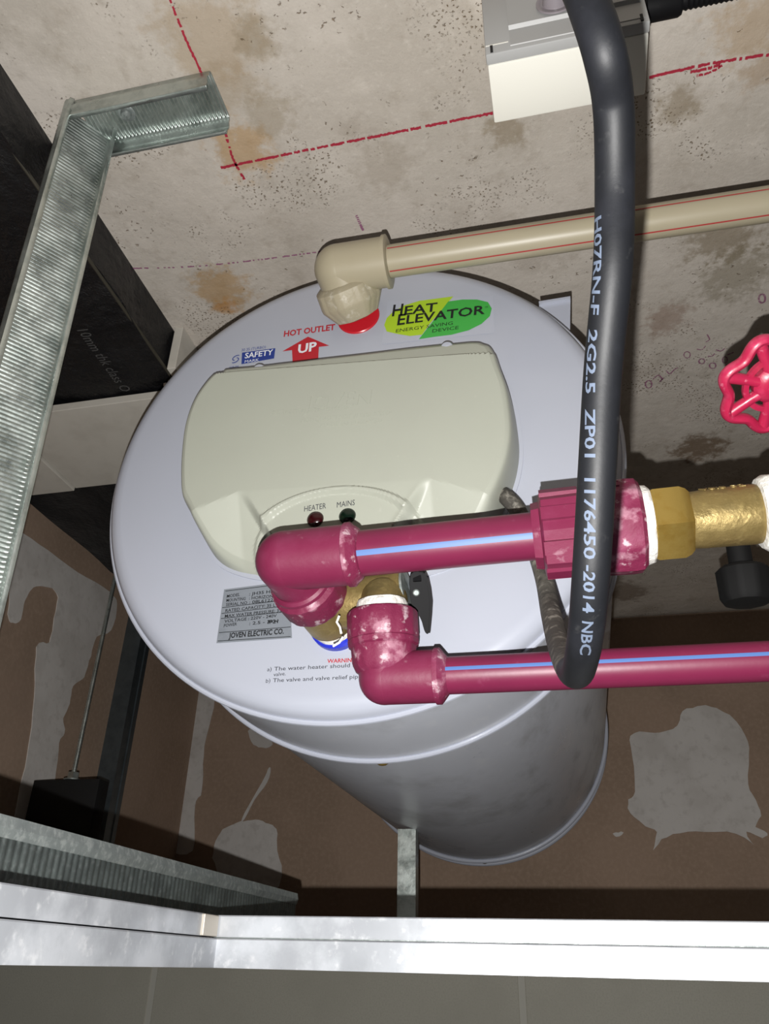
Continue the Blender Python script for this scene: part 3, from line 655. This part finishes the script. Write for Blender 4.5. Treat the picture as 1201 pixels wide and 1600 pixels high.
# moulding seams of the elbow
g = G()
for sgn in (1,):
    pts2 = [p+Vector((0, -.0, -1)).normalized()*0 for p in pts]
sub(G().lathe(E, dn, [(.0165, rb+.0008), (.018, rb+.0022), (.020, rb+.0024), (.0215, rb+.0004)], 48), 'collar', maroon_soft, el)
def lob2(th, h): return 1+.012*(1 if math.cos(16*th) > .3 else 0)
Le = .041
G().lathe(E, dn, [(.0215, rb+.0010), (.0235, rb+.0035), (Le-.004, rb+.0035), (Le-.001, rb+.002), (Le, .012)], 96, rf=lob2).make('threaded_socket', maroon_dusty, rt, label='dusty ribbed socket facing the heater')
# adaptor: stepped, eight-sided look
def octo(th, h):
    q = (th+PI/8) % (PI/4)-PI/8; return (1/math.cos(q))*.955 if h > .004 else 1
L1 = (at(1003, 825, Y=yp)-B835).length
def flats(n, k=.96):
    def f(th, h):
        q = (th+PI/n) % (2*PI/n)-PI/n; return (1/math.cos(q))*k
    return f
ad = G().lathe(B835, dx, [(-.001, .0150), (-.001, .0165), (.003, .0172), (.0035, .0205), (.0045, .0222), (.024, .0226), (.025, .0215)], 96, rf=flats(8, .955)).make('adaptor_body', maroon_soft, rt)
G().lathe(B835, dx, [(.0245, .0212), (.026, .0230), (.030, .0240), (L1-.006, .0246), (L1-.002, .0242), (L1, .0220), (L1, .014)], 96, rf=flats(10, .965)).make('adaptor_collar', maroon_dusty, rt, label='wider rough threaded collar')
for k in range(8):
    th = 2*PI*k/8; d = dx; up = Vector((0, 0, 1)); a = d.cross(up).normalized(); b = a.cross(d); n_ = a*math.cos(th)+b*math.sin(th); s_ = d.cross(n_)
    c = B835+n_*.0212
    g = G(); g.prism([c+s_*.0035+d*.004, c-s_*.0035+d*.004, c-s_*.0035+d*.023, c+s_*.0035+d*.023], n_*.0022); sub(g, 'rib', maroon_soft, ad, smooth=False)
g = G(); wrap_text(g, 'PPR 25x3/4', B835, dx, .0238, L1-.010, .031, math.radians(150), math.radians(30)); g.make('embossed_lettering', maroon_dusty, rt, smooth=False)

# brass gate valve with red hand wheel --------------------------------
O = B835+dx*L1
rt = root('brass_gate_valve', O+dx*.05, 'brass valve with hexagonal end and red hand wheel, screwed into the maroon adaptor', 'valve')
def rough_r(amp, n): ph = [random.uniform(0, 6) for _ in range(4)]; return lambda th, h: 1+amp*(math.sin(3*th+ph[0]+h*900)+math.sin(7*th+ph[1]-h*1400)+.6*math.sin(13*th+ph[2]+h*2600))
G().lathe(O, dx, [(-.004, .013), (-.003, .0196), (.000, .0205), (.003, .0200), (.0045, .0190), (.0055, .015)], 72, rf=rough_r(.012, 3)).make('thread_tape', ptfe, rt, label='white thread tape')
xh = .0045; Lh = (at(1070, 815, Y=yp)-O).length
G().lathe(O, dx, [(xh, .012), (xh, .0172), (xh+.001, .0178), (Lh-.003, .0178), (Lh, .0165), (Lh+.002, .0145)], 96, rf=flats(6, .99)).make('hex_end', brass_bright, rt)
Lb = (at(1187, 803, Y=yp)-O).length
ba = G().lathe(O, dx, [(Lh-.002, .0150), (Lh+.003, .0143), (Lh+.008, .0146), (Lb-.004, .0150), (Lb, .0146), (Lb+.003, .013)], 72).make('barrel', brass, rt)
g = G(); wrap_text(g, 'VSIS 32', O, dx, .0145, .0, .0045, 0, 1)
g = G(); V, Fc = text_shape('VSIS 32', .01, .5)
up = Vector((0, 0, 1)); a = dx.cross(up).normalized(); b = a.cross(dx)
for x, y, z in V: pass
base_dir = (Vector((0, -1, .95))-dx*Vector((0, -1, .95)).dot(dx)).normalized(); sdir = dx.cross(base_dir)
sgn = 1 if sdir.z > 0 else -1
vv = []
for x, y, z in V:
    th = sgn*(y*.005/.0148); rr = .0148+(z+.5)*.0006
    vv.append(O+dx*(Lh+.008+x*(Lb-Lh-.014))+(base_dir*math.cos(th)+sdir*math.sin(th))*rr)
g = G(); g.add(vv, Fc); sub(g, 'embossed_lettering', brass, ba, smooth=False)
G().lathe(O, dx, [(Lb-.0012, .013), (Lb-.0005, .0172), (Lb+.0025, .0190), (Lb+.007, .0192), (Lb+.010, .0178), (Lb+.011, .012)], 72, rf=rough_r(.012, 3)).make('thread_tape', ptfe, rt, label='white thread tape')
Ct = O+dx*(Lb+.038)
bd = G().lathe(O, dx, [(Lb+.008, .014), (Lb+.010, .0185), (Lb+.022, .0185), (Lb+.024, .0165), (Lb+.055, .0165), (Lb+.057, .0185), (Lb+.07, .0185), (Lb+.071, .012)], 72, rf=flats(6, .99)).make('valve_body', brass, rt)
sd = Vector((-.12, .42, .90)).normalized()
Wc_ = at(1207, 598, d=.425); BN = at(1212, 705, d=.425); sd = (Wc_-BN).normalized(); sd = Vector((-.16, .40, .90)).normalized()
BN = Wc_-sd*.052
G().lathe(BN-sd*.02, sd, [(0, .013), (.014, .013), (.016, .0155), (.028, .0155), (.030, .012), (.036, .0095), (.044, .009), (.046, .006), (.074, .0035)], 48, rf=lambda th, h: flats(6, 1)(th, h) if .015 < h < .029 else 1).make('bonnet', brass, rt)
# wheel: scalloped rim, spokes, hub
def wheel(center, ax, Rr=.0255):
    ax = Vector(ax).normalized(); a = ax.orthogonal().normalized(); b = ax.cross(a); nl = 7
    n = 140; m = 12; V = []; Fc = []
    def rim(t): return Rr*(1+.085*math.cos(nl*t))
    for i in range(n):
        t = 2*PI*i/n; R0 = rim(t); dr = (rim(t+.01)-rim(t-.01))/.02
        rad = a*math.cos(t)+b*math.sin(t); tan = (rad*dr+(-a*math.sin(t)+b*math.cos(t))*R0).normalized(); nr = tan.cross(ax).normalized(); c = center+rad*R0
        for k in range(m):
            p = 2*PI*k/m; V.append(c+nr*math.cos(p)*.0029+ax*math.sin(p)*.0040)
    for i in range(n):
        for k in range(m): Fc.append((i*m+k, i*m+(k+1) % m, ((i+1) % n)*m+(k+1) % m, ((i+1) % n)*m+k))
    w = link('hand_wheel', V, Fc, red_paint, rt, label='red painted scalloped hand wheel')
    for i in range(7):
        t = 2*PI*(i)/7; rad = a*math.cos(t)+b*math.sin(t); tg = ax.cross(rad)
        g = G().tube([center+rad*.006-ax*.001, center+rad*.013-ax*.0005, center+rad*Rr*1.02], [.0038, .0030, .0034], 12); sub(g, 'spoke', red_paint, w)
    sub(G().lathe(center-ax*.006, ax, [(0, .005), (.001, .0085), (.004, .011), (.008, .011), (.011, .009), (.0125, .005)], 32), 'hub', red_paint, w)
    sub(G().lathe(center-ax*.002, ax, [(0, .0135), (0, .0165), (.0025, .0165), (.0025, .0135), (0, .0135)], 48, caps=False), 'web_ring', red_paint, w)
    sub(G().lathe(center+ax*.005, ax, [(0, .0035), (.011, .0035), (.012, .002)], 6), 'nut', zinc_dull, w)
wheel(Wc_, sd)

# lower maroon pipe ---------------------------------------------------
yl = at(940, 1042, d=.407).y
A = at(686, 1056, Y=yl); B = at(1200, 1033, Y=yl); dx2 = (B-A).normalized(); E2 = A+dx2*(at(601, 1061, Y=yl)-A).dot(dx2)
r = .0100
rt = root('lower_maroon_pipe', E2, 'thinner maroon pipe with blue stripe leaving the relief valve through a chunky dusty coupling', 'pipe')
end = A+dx2*1.3
pp = G().tube([A-dx2*.008, end], r, 40).make('pipe', maroon, rt)
g = G(); stripe(g, A+dx2*.003, end, r, Vector((0, -1, .03)), .0019); sub(g, 'stripe', blue_line, pp, smooth=False)
TC = at(597, 957, d=.444)                               # top of the coupling
dup_ = (TC-E2).normalized(); rb = .0142
pts = round_elbow(E2, dx2, (dup_-dx2*dup_.dot(dx2)).normalized(), rb, .0138)
el = block_elbow(G(), A+dx2*.001, E2, dx2, dup_, rb, .017).make('elbow', maroon_soft, rt)
sub(G().lathe(A, dx2, [(-.002, rb), (-.0018, rb+.0009), (.0008, rb+.0009), (.002, rb-.0004), (.004, r+.0012), (.005, r)], 48), 'socket_lip', maroon_dusty, el)
Lt = (TC-E2).length
G().lathe(E2, dup_, [(.002, rb-.001), (.004, rb+.0015), (.008, rb+.0032), (.0165, rb+.0038), (.0175, rb+.0052), (Lt*.55, rb+.0055), (Lt*.57, rb+.0050), (Lt*.60, rb+.0056), (Lt-.0015, rb+.0056), (Lt, rb+.0046), (Lt, .012)], 96, rf=lob2).make('threaded_coupling', maroon_dusty, rt, label='dusty ribbed coupling')

# brass relief valve with black lever ---------------------------------
rt = root('brass_relief_valve', CI, 'brass relief valve with black lever, on the blue-ringed cold inlet between the maroon pipes', 'valve')
AX = (CI-E).normalized()
G().lathe(CI-AX*.007, AX, [(0, .012), (.0005, .0158), (.003, .0160), (.0045, .0150)], 48, rf=rough_r(.01, 2)).make('thread_tape', ptfe, rt, label='white thread tape')
body = G()
s0 = Le-.002; body.lathe(E, AX, [(s0, .0125), (s0+.001, .0160), (Lc-.016, .0166), (Lc-.009, .0166), (Lc-.006, .0150), (Lc-.005, .012)], 48)
body.make('inlet_body', brass, rt)
Jm = E+AX*((s0+Lc)/2-.003)
TE = at(634, 925, d=Jm.dot(Vector(Fw))-.012)
dv = (TE-Jm).normalized(); Lv = (TE-Jm).length
G().lathe(Jm, dv, [(.002, .0130), (.012, .0148), (.026, .0146), (Lv-.006, .0138), (Lv-.0055, .0140), (Lv-.001, .0140), (Lv, .0128)], 48).make('branch_body', brass, rt)
dcp = -dup_
bx_ = TC-dup_*.001
NB = at(603, 918, d=Jm.dot(Vector(Fw))-.004)
G().tube([Vector(q) for q in smooth_path([bx_-dup_*.004, bx_+dup_*.003, bx_.lerp(NB, .55), NB], 5)], [.0108]*5+[.0112, .0118, .0125, .0132, .0138]+[.0135, .013, .012, .011, .010]+[.009], 40).make('outlet_neck', brass, rt)
G().lathe(bx_-dup_*.003, dup_, [(0, .011), (.001, .0146), (.0085, .0146), (.0105, .0135), (.011, .0105)], 48, rf=rough_r(.015, 2)).make('thread_tape', ptfe, rt, label='white thread tape')
G().lathe(TE-dv*.0005, dv, [(0, .0125), (.0005, .0136), (.0018, .0136), (.002, .012)], 48).make('washer', zinc_dull, rt)
# lever: a curved tapering bar seen side on, hinged on the cap
lev_px = [(642, 897), (662, 895), (667, 905), (671, 922), (673, 942), (672, 962), (670, 988), (664, 988), (659, 972), (652, 958), (645, 952), (641, 930)]
dl0 = TE.dot(Vector(Fw))-.006
P = [at(*q, d=dl0) for q in polygon_smooth(lev_px, 4)]
lv = G().prism(P, Vector(Fw)*.009).make('lever', black_pl, rt, smooth=False, label='black plastic test lever')
rim_px = [(664, 895), (669, 905), (673, 922), (675.5, 942), (674.5, 962), (672, 989), (669, 989), (670.5, 962), (671, 942), (669, 922), (665, 906), (660, 897)]
sub(G().prism([at(*q, d=dl0-.0016) for q in rim_px], Vector(Fw)*.012), 'lever_rim', black_pl, lv, smooth=False)
sub(G().box(at(645, 908, d=dl0-.001), at(658, 900, d=dl0+.001), 0), 'slot_rib', black_pl, lv, smooth=False)
c = at(650, 926, d=dl0-.001)
sub(G().lathe(c+Vector(Fw)*.002, -Vector(Fw), [(0, .0020), (.0025, .0020), (.003, .0014)], 20), 'rivet', zinc_dull, lv, label='steel rivet')
# loose strands of thread tape
for pts_ in ([(530, 962), (526, 972), (531, 980), (533, 990)], [(536, 995), (530, 1004), (520, 1010)]):
    G().tube([at(*p, d=.44) for p in pts_], .0007, 6).make('loose_strand', ptfe, rt)

# ================================================================== CABLE
cp = [(872, -150, .20), (893, -60, .197), (917, 0, .192), (944, 83, .190), (958, 167, .200), (960, 292, .207), (957, 417, .207), (942, 575, .213), (933, 728, .214), (924, 881, .216), (917, 969, .224), (909, 1025, .238), (900, 1052, .262), (886, 1040, .305), (872, 1005, .355), (861, 960, .395), (850, 905, .445), (832, 848, .474), (810, 800, .480), (792, 778, .487), (780, 768, .505)]
p0 = at(872, -150, d=.20)
P3 = smooth_path([(p0.x-.03, p0.y-.05, ZS-.001), (p0.x-.022, p0.y-.045, (p0.z+ZS)/2)]+[tuple(at(x, y, d=d_)) for x, y, d_ in cp], 12)
rt = root('power_cable', Vector(P3[-1]), 'thick black rubber cable hanging close in front and looping back to the heater', 'cable')
k_b = 12*15-4
rc = .00515
G().tube(P3[:k_b+1], rc, 28).make('cable_sheath', rubber, rt)
G().tube(P3[k_b:], [rc]*(len(P3)-k_b), 24).make('dusty_sheath', rubber_dusty, rt, label='dust covered lower length of the cable')
PC = [Vector(p) for p in P3]; prj = []
for p in PC: q = np.array(p)@M; prj.append(800+F*q[1]/q[2])
def word(g, s, y0, y1, off):
    V, Fc = text_shape(s, .02, 0, True); out = []
    for x, y, z in V:
        yy = y0+(y1-y0)*x
        i = next(k for k in range(40, len(prj)-1) if prj[k+1] >= yy); t = (yy-prj[i])/(prj[i+1]-prj[i]); c = PC[i].lerp(PC[i+1], t); tn = (PC[i+1]-PC[i]).normalized()
        n = (-c).normalized(); n = (n-tn*n.dot(tn)).normalized(); sd_ = Vector(R); sd_ = (sd_-tn*sd_.dot(tn)-n*sd_.dot(n)).normalized()
        o0 = off(yy); th = o0+(y-.5)*.0029/rc
        out.append(c+(n*math.cos(th)+sd_*math.sin(th))*(rc+.00012))
    g.add(out, Fc)
g = G(); offf = lambda y: math.radians(-62+(y-260)*.075 if y < 600 else -36.5+(y-600)*.11)
for s, a, b in (('H07RN-F', 345, 492), ('2G2.5', 515, 618), ('ZP01', 642, 716), ('1176450', 748, 868), ('-2014', 876, 940), ('NBC', 952, 1000)): word(g, s, a, b, offf)
g.make('lettering', cable_print, rt, smooth=False)

# ================================================================== JUNCTION BOX (isolator) ON THE SOFFIT
zb0 = ZS-.092
q0 = at(757, 100, Z=zb0); q1 = at(776, 197, Z=zb0); q2 = at(1012, 143, Z=zb0); q3 = at(1010, 40, Z=zb0)
x0, x1 = (q0.x+q1.x)/2, (q2.x+q3.x)/2; y0, y1_ = (q0.y+q3.y)/2, (q1.y+q2.y)/2
rt = root('isolator_box', ((x0+x1)/2, (y0+y1_)/2, ZS), 'white plastic switch box, its front greyed for shade, mounted on the concrete behind the cable top', 'switch box')
W = x1-x0
G().box((x0, y0+.003, zb0), (x1, y1_, ZS), .0012).make('box_base', box_white, rt)
# front lid with raised stepped panel
lid = G().box((x0-.0005, y0-.0035, zb0+.0006), (x1+.0005, y0+.0035, ZS-.002), .001).make('box_lid', box_shaded, rt)
xs = x0+W*.155
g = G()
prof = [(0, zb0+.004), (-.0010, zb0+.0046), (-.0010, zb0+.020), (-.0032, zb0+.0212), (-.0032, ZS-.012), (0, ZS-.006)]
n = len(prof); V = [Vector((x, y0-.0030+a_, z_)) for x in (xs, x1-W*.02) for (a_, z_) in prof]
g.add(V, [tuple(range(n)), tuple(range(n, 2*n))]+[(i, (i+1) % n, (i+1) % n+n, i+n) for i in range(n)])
sub(g, 'raised_panel', box_shaded, lid, smooth=False)
kn = at(868, 2, Y=y0-.010)
sub(G().lathe(kn+Vector((0, .003, .004)), (0, -1, 0), [(0, .0115), (.001, .0115), (.001, .0098), (.0005, .0090), (.0005, .0078), (.0035, .0072), (.0075, .0062), (.008, .003)], 40), 'knob', mat('knob_plastic', srgb('8a8388'), .3), lid)
for xx in (x0+.0025, x1-.0045):
    sub(G().box((xx, y0-.0042, zb0+.0016), (xx+.0016, y0-.0030, zb0+.0080)), 'slot', black_matte, lid, smooth=False)
sub(G().box((x0, y0-.0038, zb0+.0088), (xs-.001, y0-.0032, zb0+.0094)), 'groove', box_white, lid, smooth=False)
# cable gland and conduit leaving the box to the right
gp = at(1022, 8, Y=(y0+y1_)/2)
gz = gp.z
gl = G().lathe((x1, (y0+y1_)/2, gz), (1, 0, 0), [(0, .008), (0, .0115), (.006, .0115), (.007, .0095), (.026, .0095), (.028, .0085), (.028, .006)], 36, rf=None).make('cable_gland', black_pl, rt, label='black cable gland')
sub(G().lathe((x1+.028, (y0+y1_)/2, gz), (1, 0, 0), [(0, .006)]+[(.0015*k, .0060 if k % 2 else .0068) for k in range(1, 40)]+[(.06, .005)], 24), 'corrugated_conduit', black_pl, gl)

# ================================================================== BACKGROUND FITTINGS
# black knob below the brass valve
kt = at(1152, 850, d=.62); kb = at(1168, 946, d=.60); kd = (kb-kt).normalized(); Lk = (kb-kt).length
rt = root('black_knob', kt-kd*.07, 'matt black round knob on a stem under the brass valve', 'knob')
G().tube([kt-kd*.012, kt+kd*(Lk*.45)], .0088, 24).make('stem', black_matte, rt)
G().lathe(kt+kd*Lk*.38, kd, [(0, .008), (.001, .0165), (.004, .0195), (Lk*.62-.006, .0190), (Lk*.62-.002, .0165), (Lk*.62, .010)], 40, rf=lambda th, h: 1+.02*math.cos(10*th)).make('grip', black_matte, rt)

# threaded hanger rod with nut, left of the heater
ry = .95
ra = at(180, 890, Y=ry); rbm = at(117, 1212, Y=ry); xr_ = (ra.x+rbm.x)/2
rt = root('hanger_rod', (xr_, ry, .0135), 'thin steel hanger rod with a nut, standing free left of the heater', 'rod')
ztop = ZD
V = []; g = G(); rod = [(xr_, ry, z) for z in np.linspace(.03, ZD, 260)]
g.tube(rod, [.0032 if k % 2 else .0026 for k in range(260)], 12); g.make('threaded_rod', zinc, rt)
zn = rbm.z
G().lathe((xr_, ry, zn), (0, 0, 1), [(-.004, .0055), (-.004, .0075), (.004, .0075), (.004, .004)], 6).make('nut', zinc, rt, smooth=False)
G().lathe((xr_, ry, zn-.006), (0, 0, 1), [(0, .004), (0, .011), (.0015, .011), (.0015, .004)], 28).make('washer', zinc_dull, rt)
# solid black block in place of the shadow at its foot
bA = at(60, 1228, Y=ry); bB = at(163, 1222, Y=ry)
G().box((bA.x, ry-.012, .0136), (bB.x, ry+.012, zn-.007), .001).make('shadow_block', black_matte, rt, label='black block standing in for a shadow at the foot of the rod')

# upright steel stud on the left wall
s1 = at(207, 1010, X=XW+.02); s2 = at(183, 1250, X=XW+.02); sy = (s1.y+s2.y)/2
dk = mat('dark_galvanised', srgb('6f7a80'), .4, .8, layers=[(50, .4, .7, srgb('59636a'), .6)], bump=(90, .2, .001))
o = G().sweep([(0, -.016), (.030, -.016), (.030, -.006), (.0285, -.004), (.0285, .004), (.030, .006), (.030, .016), (0, .016), (0, .015), (.029, .015), (.029, .007), (.0275, .004), (.0275, -.004), (.029, -.007), (.029, -.015), (0, -.015)], (XW, sy, .0136), (XW, sy, ZD), (1, 0, 0), (0, 1, 0))
o = o.make('steel_stud', dk, None, smooth=False, origin=(XW, sy, .0136)); tag(o, 'dark upright steel stud against the left board wall beside the hanger rod', 'stud')
# upright rod under the heater
py_ = .92; h1_ = at(638, 1330, Y=py_); h2_ = at(636, 1425, Y=py_); xh_ = (h1_.x+h2_.x)/2
zc = CZ-math.sqrt(max(0, RH**2-(xh_-CX)**2))
o = G().sweep([(-.010, -.008), (.010, -.008), (.010, .008), (.0085, .008), (.0085, -.0065), (.002, -.0065), (.001, -.0045), (-.001, -.0045), (-.002, -.0065), (-.0085, -.0065), (-.0085, .008), (-.010, .008)], (xh_, py_, .0136), (xh_, py_, zc+.001), (1, 0, 0), (0, 1, 0))
o = o.make('support_stud', zinc, None, smooth=False, origin=(xh_, py_, .0136)); tag(o, 'short steel upright standing under the belly of the water heater', 'stud')
print('heater belly', zc, 'pieces', len(bpy.data.objects))
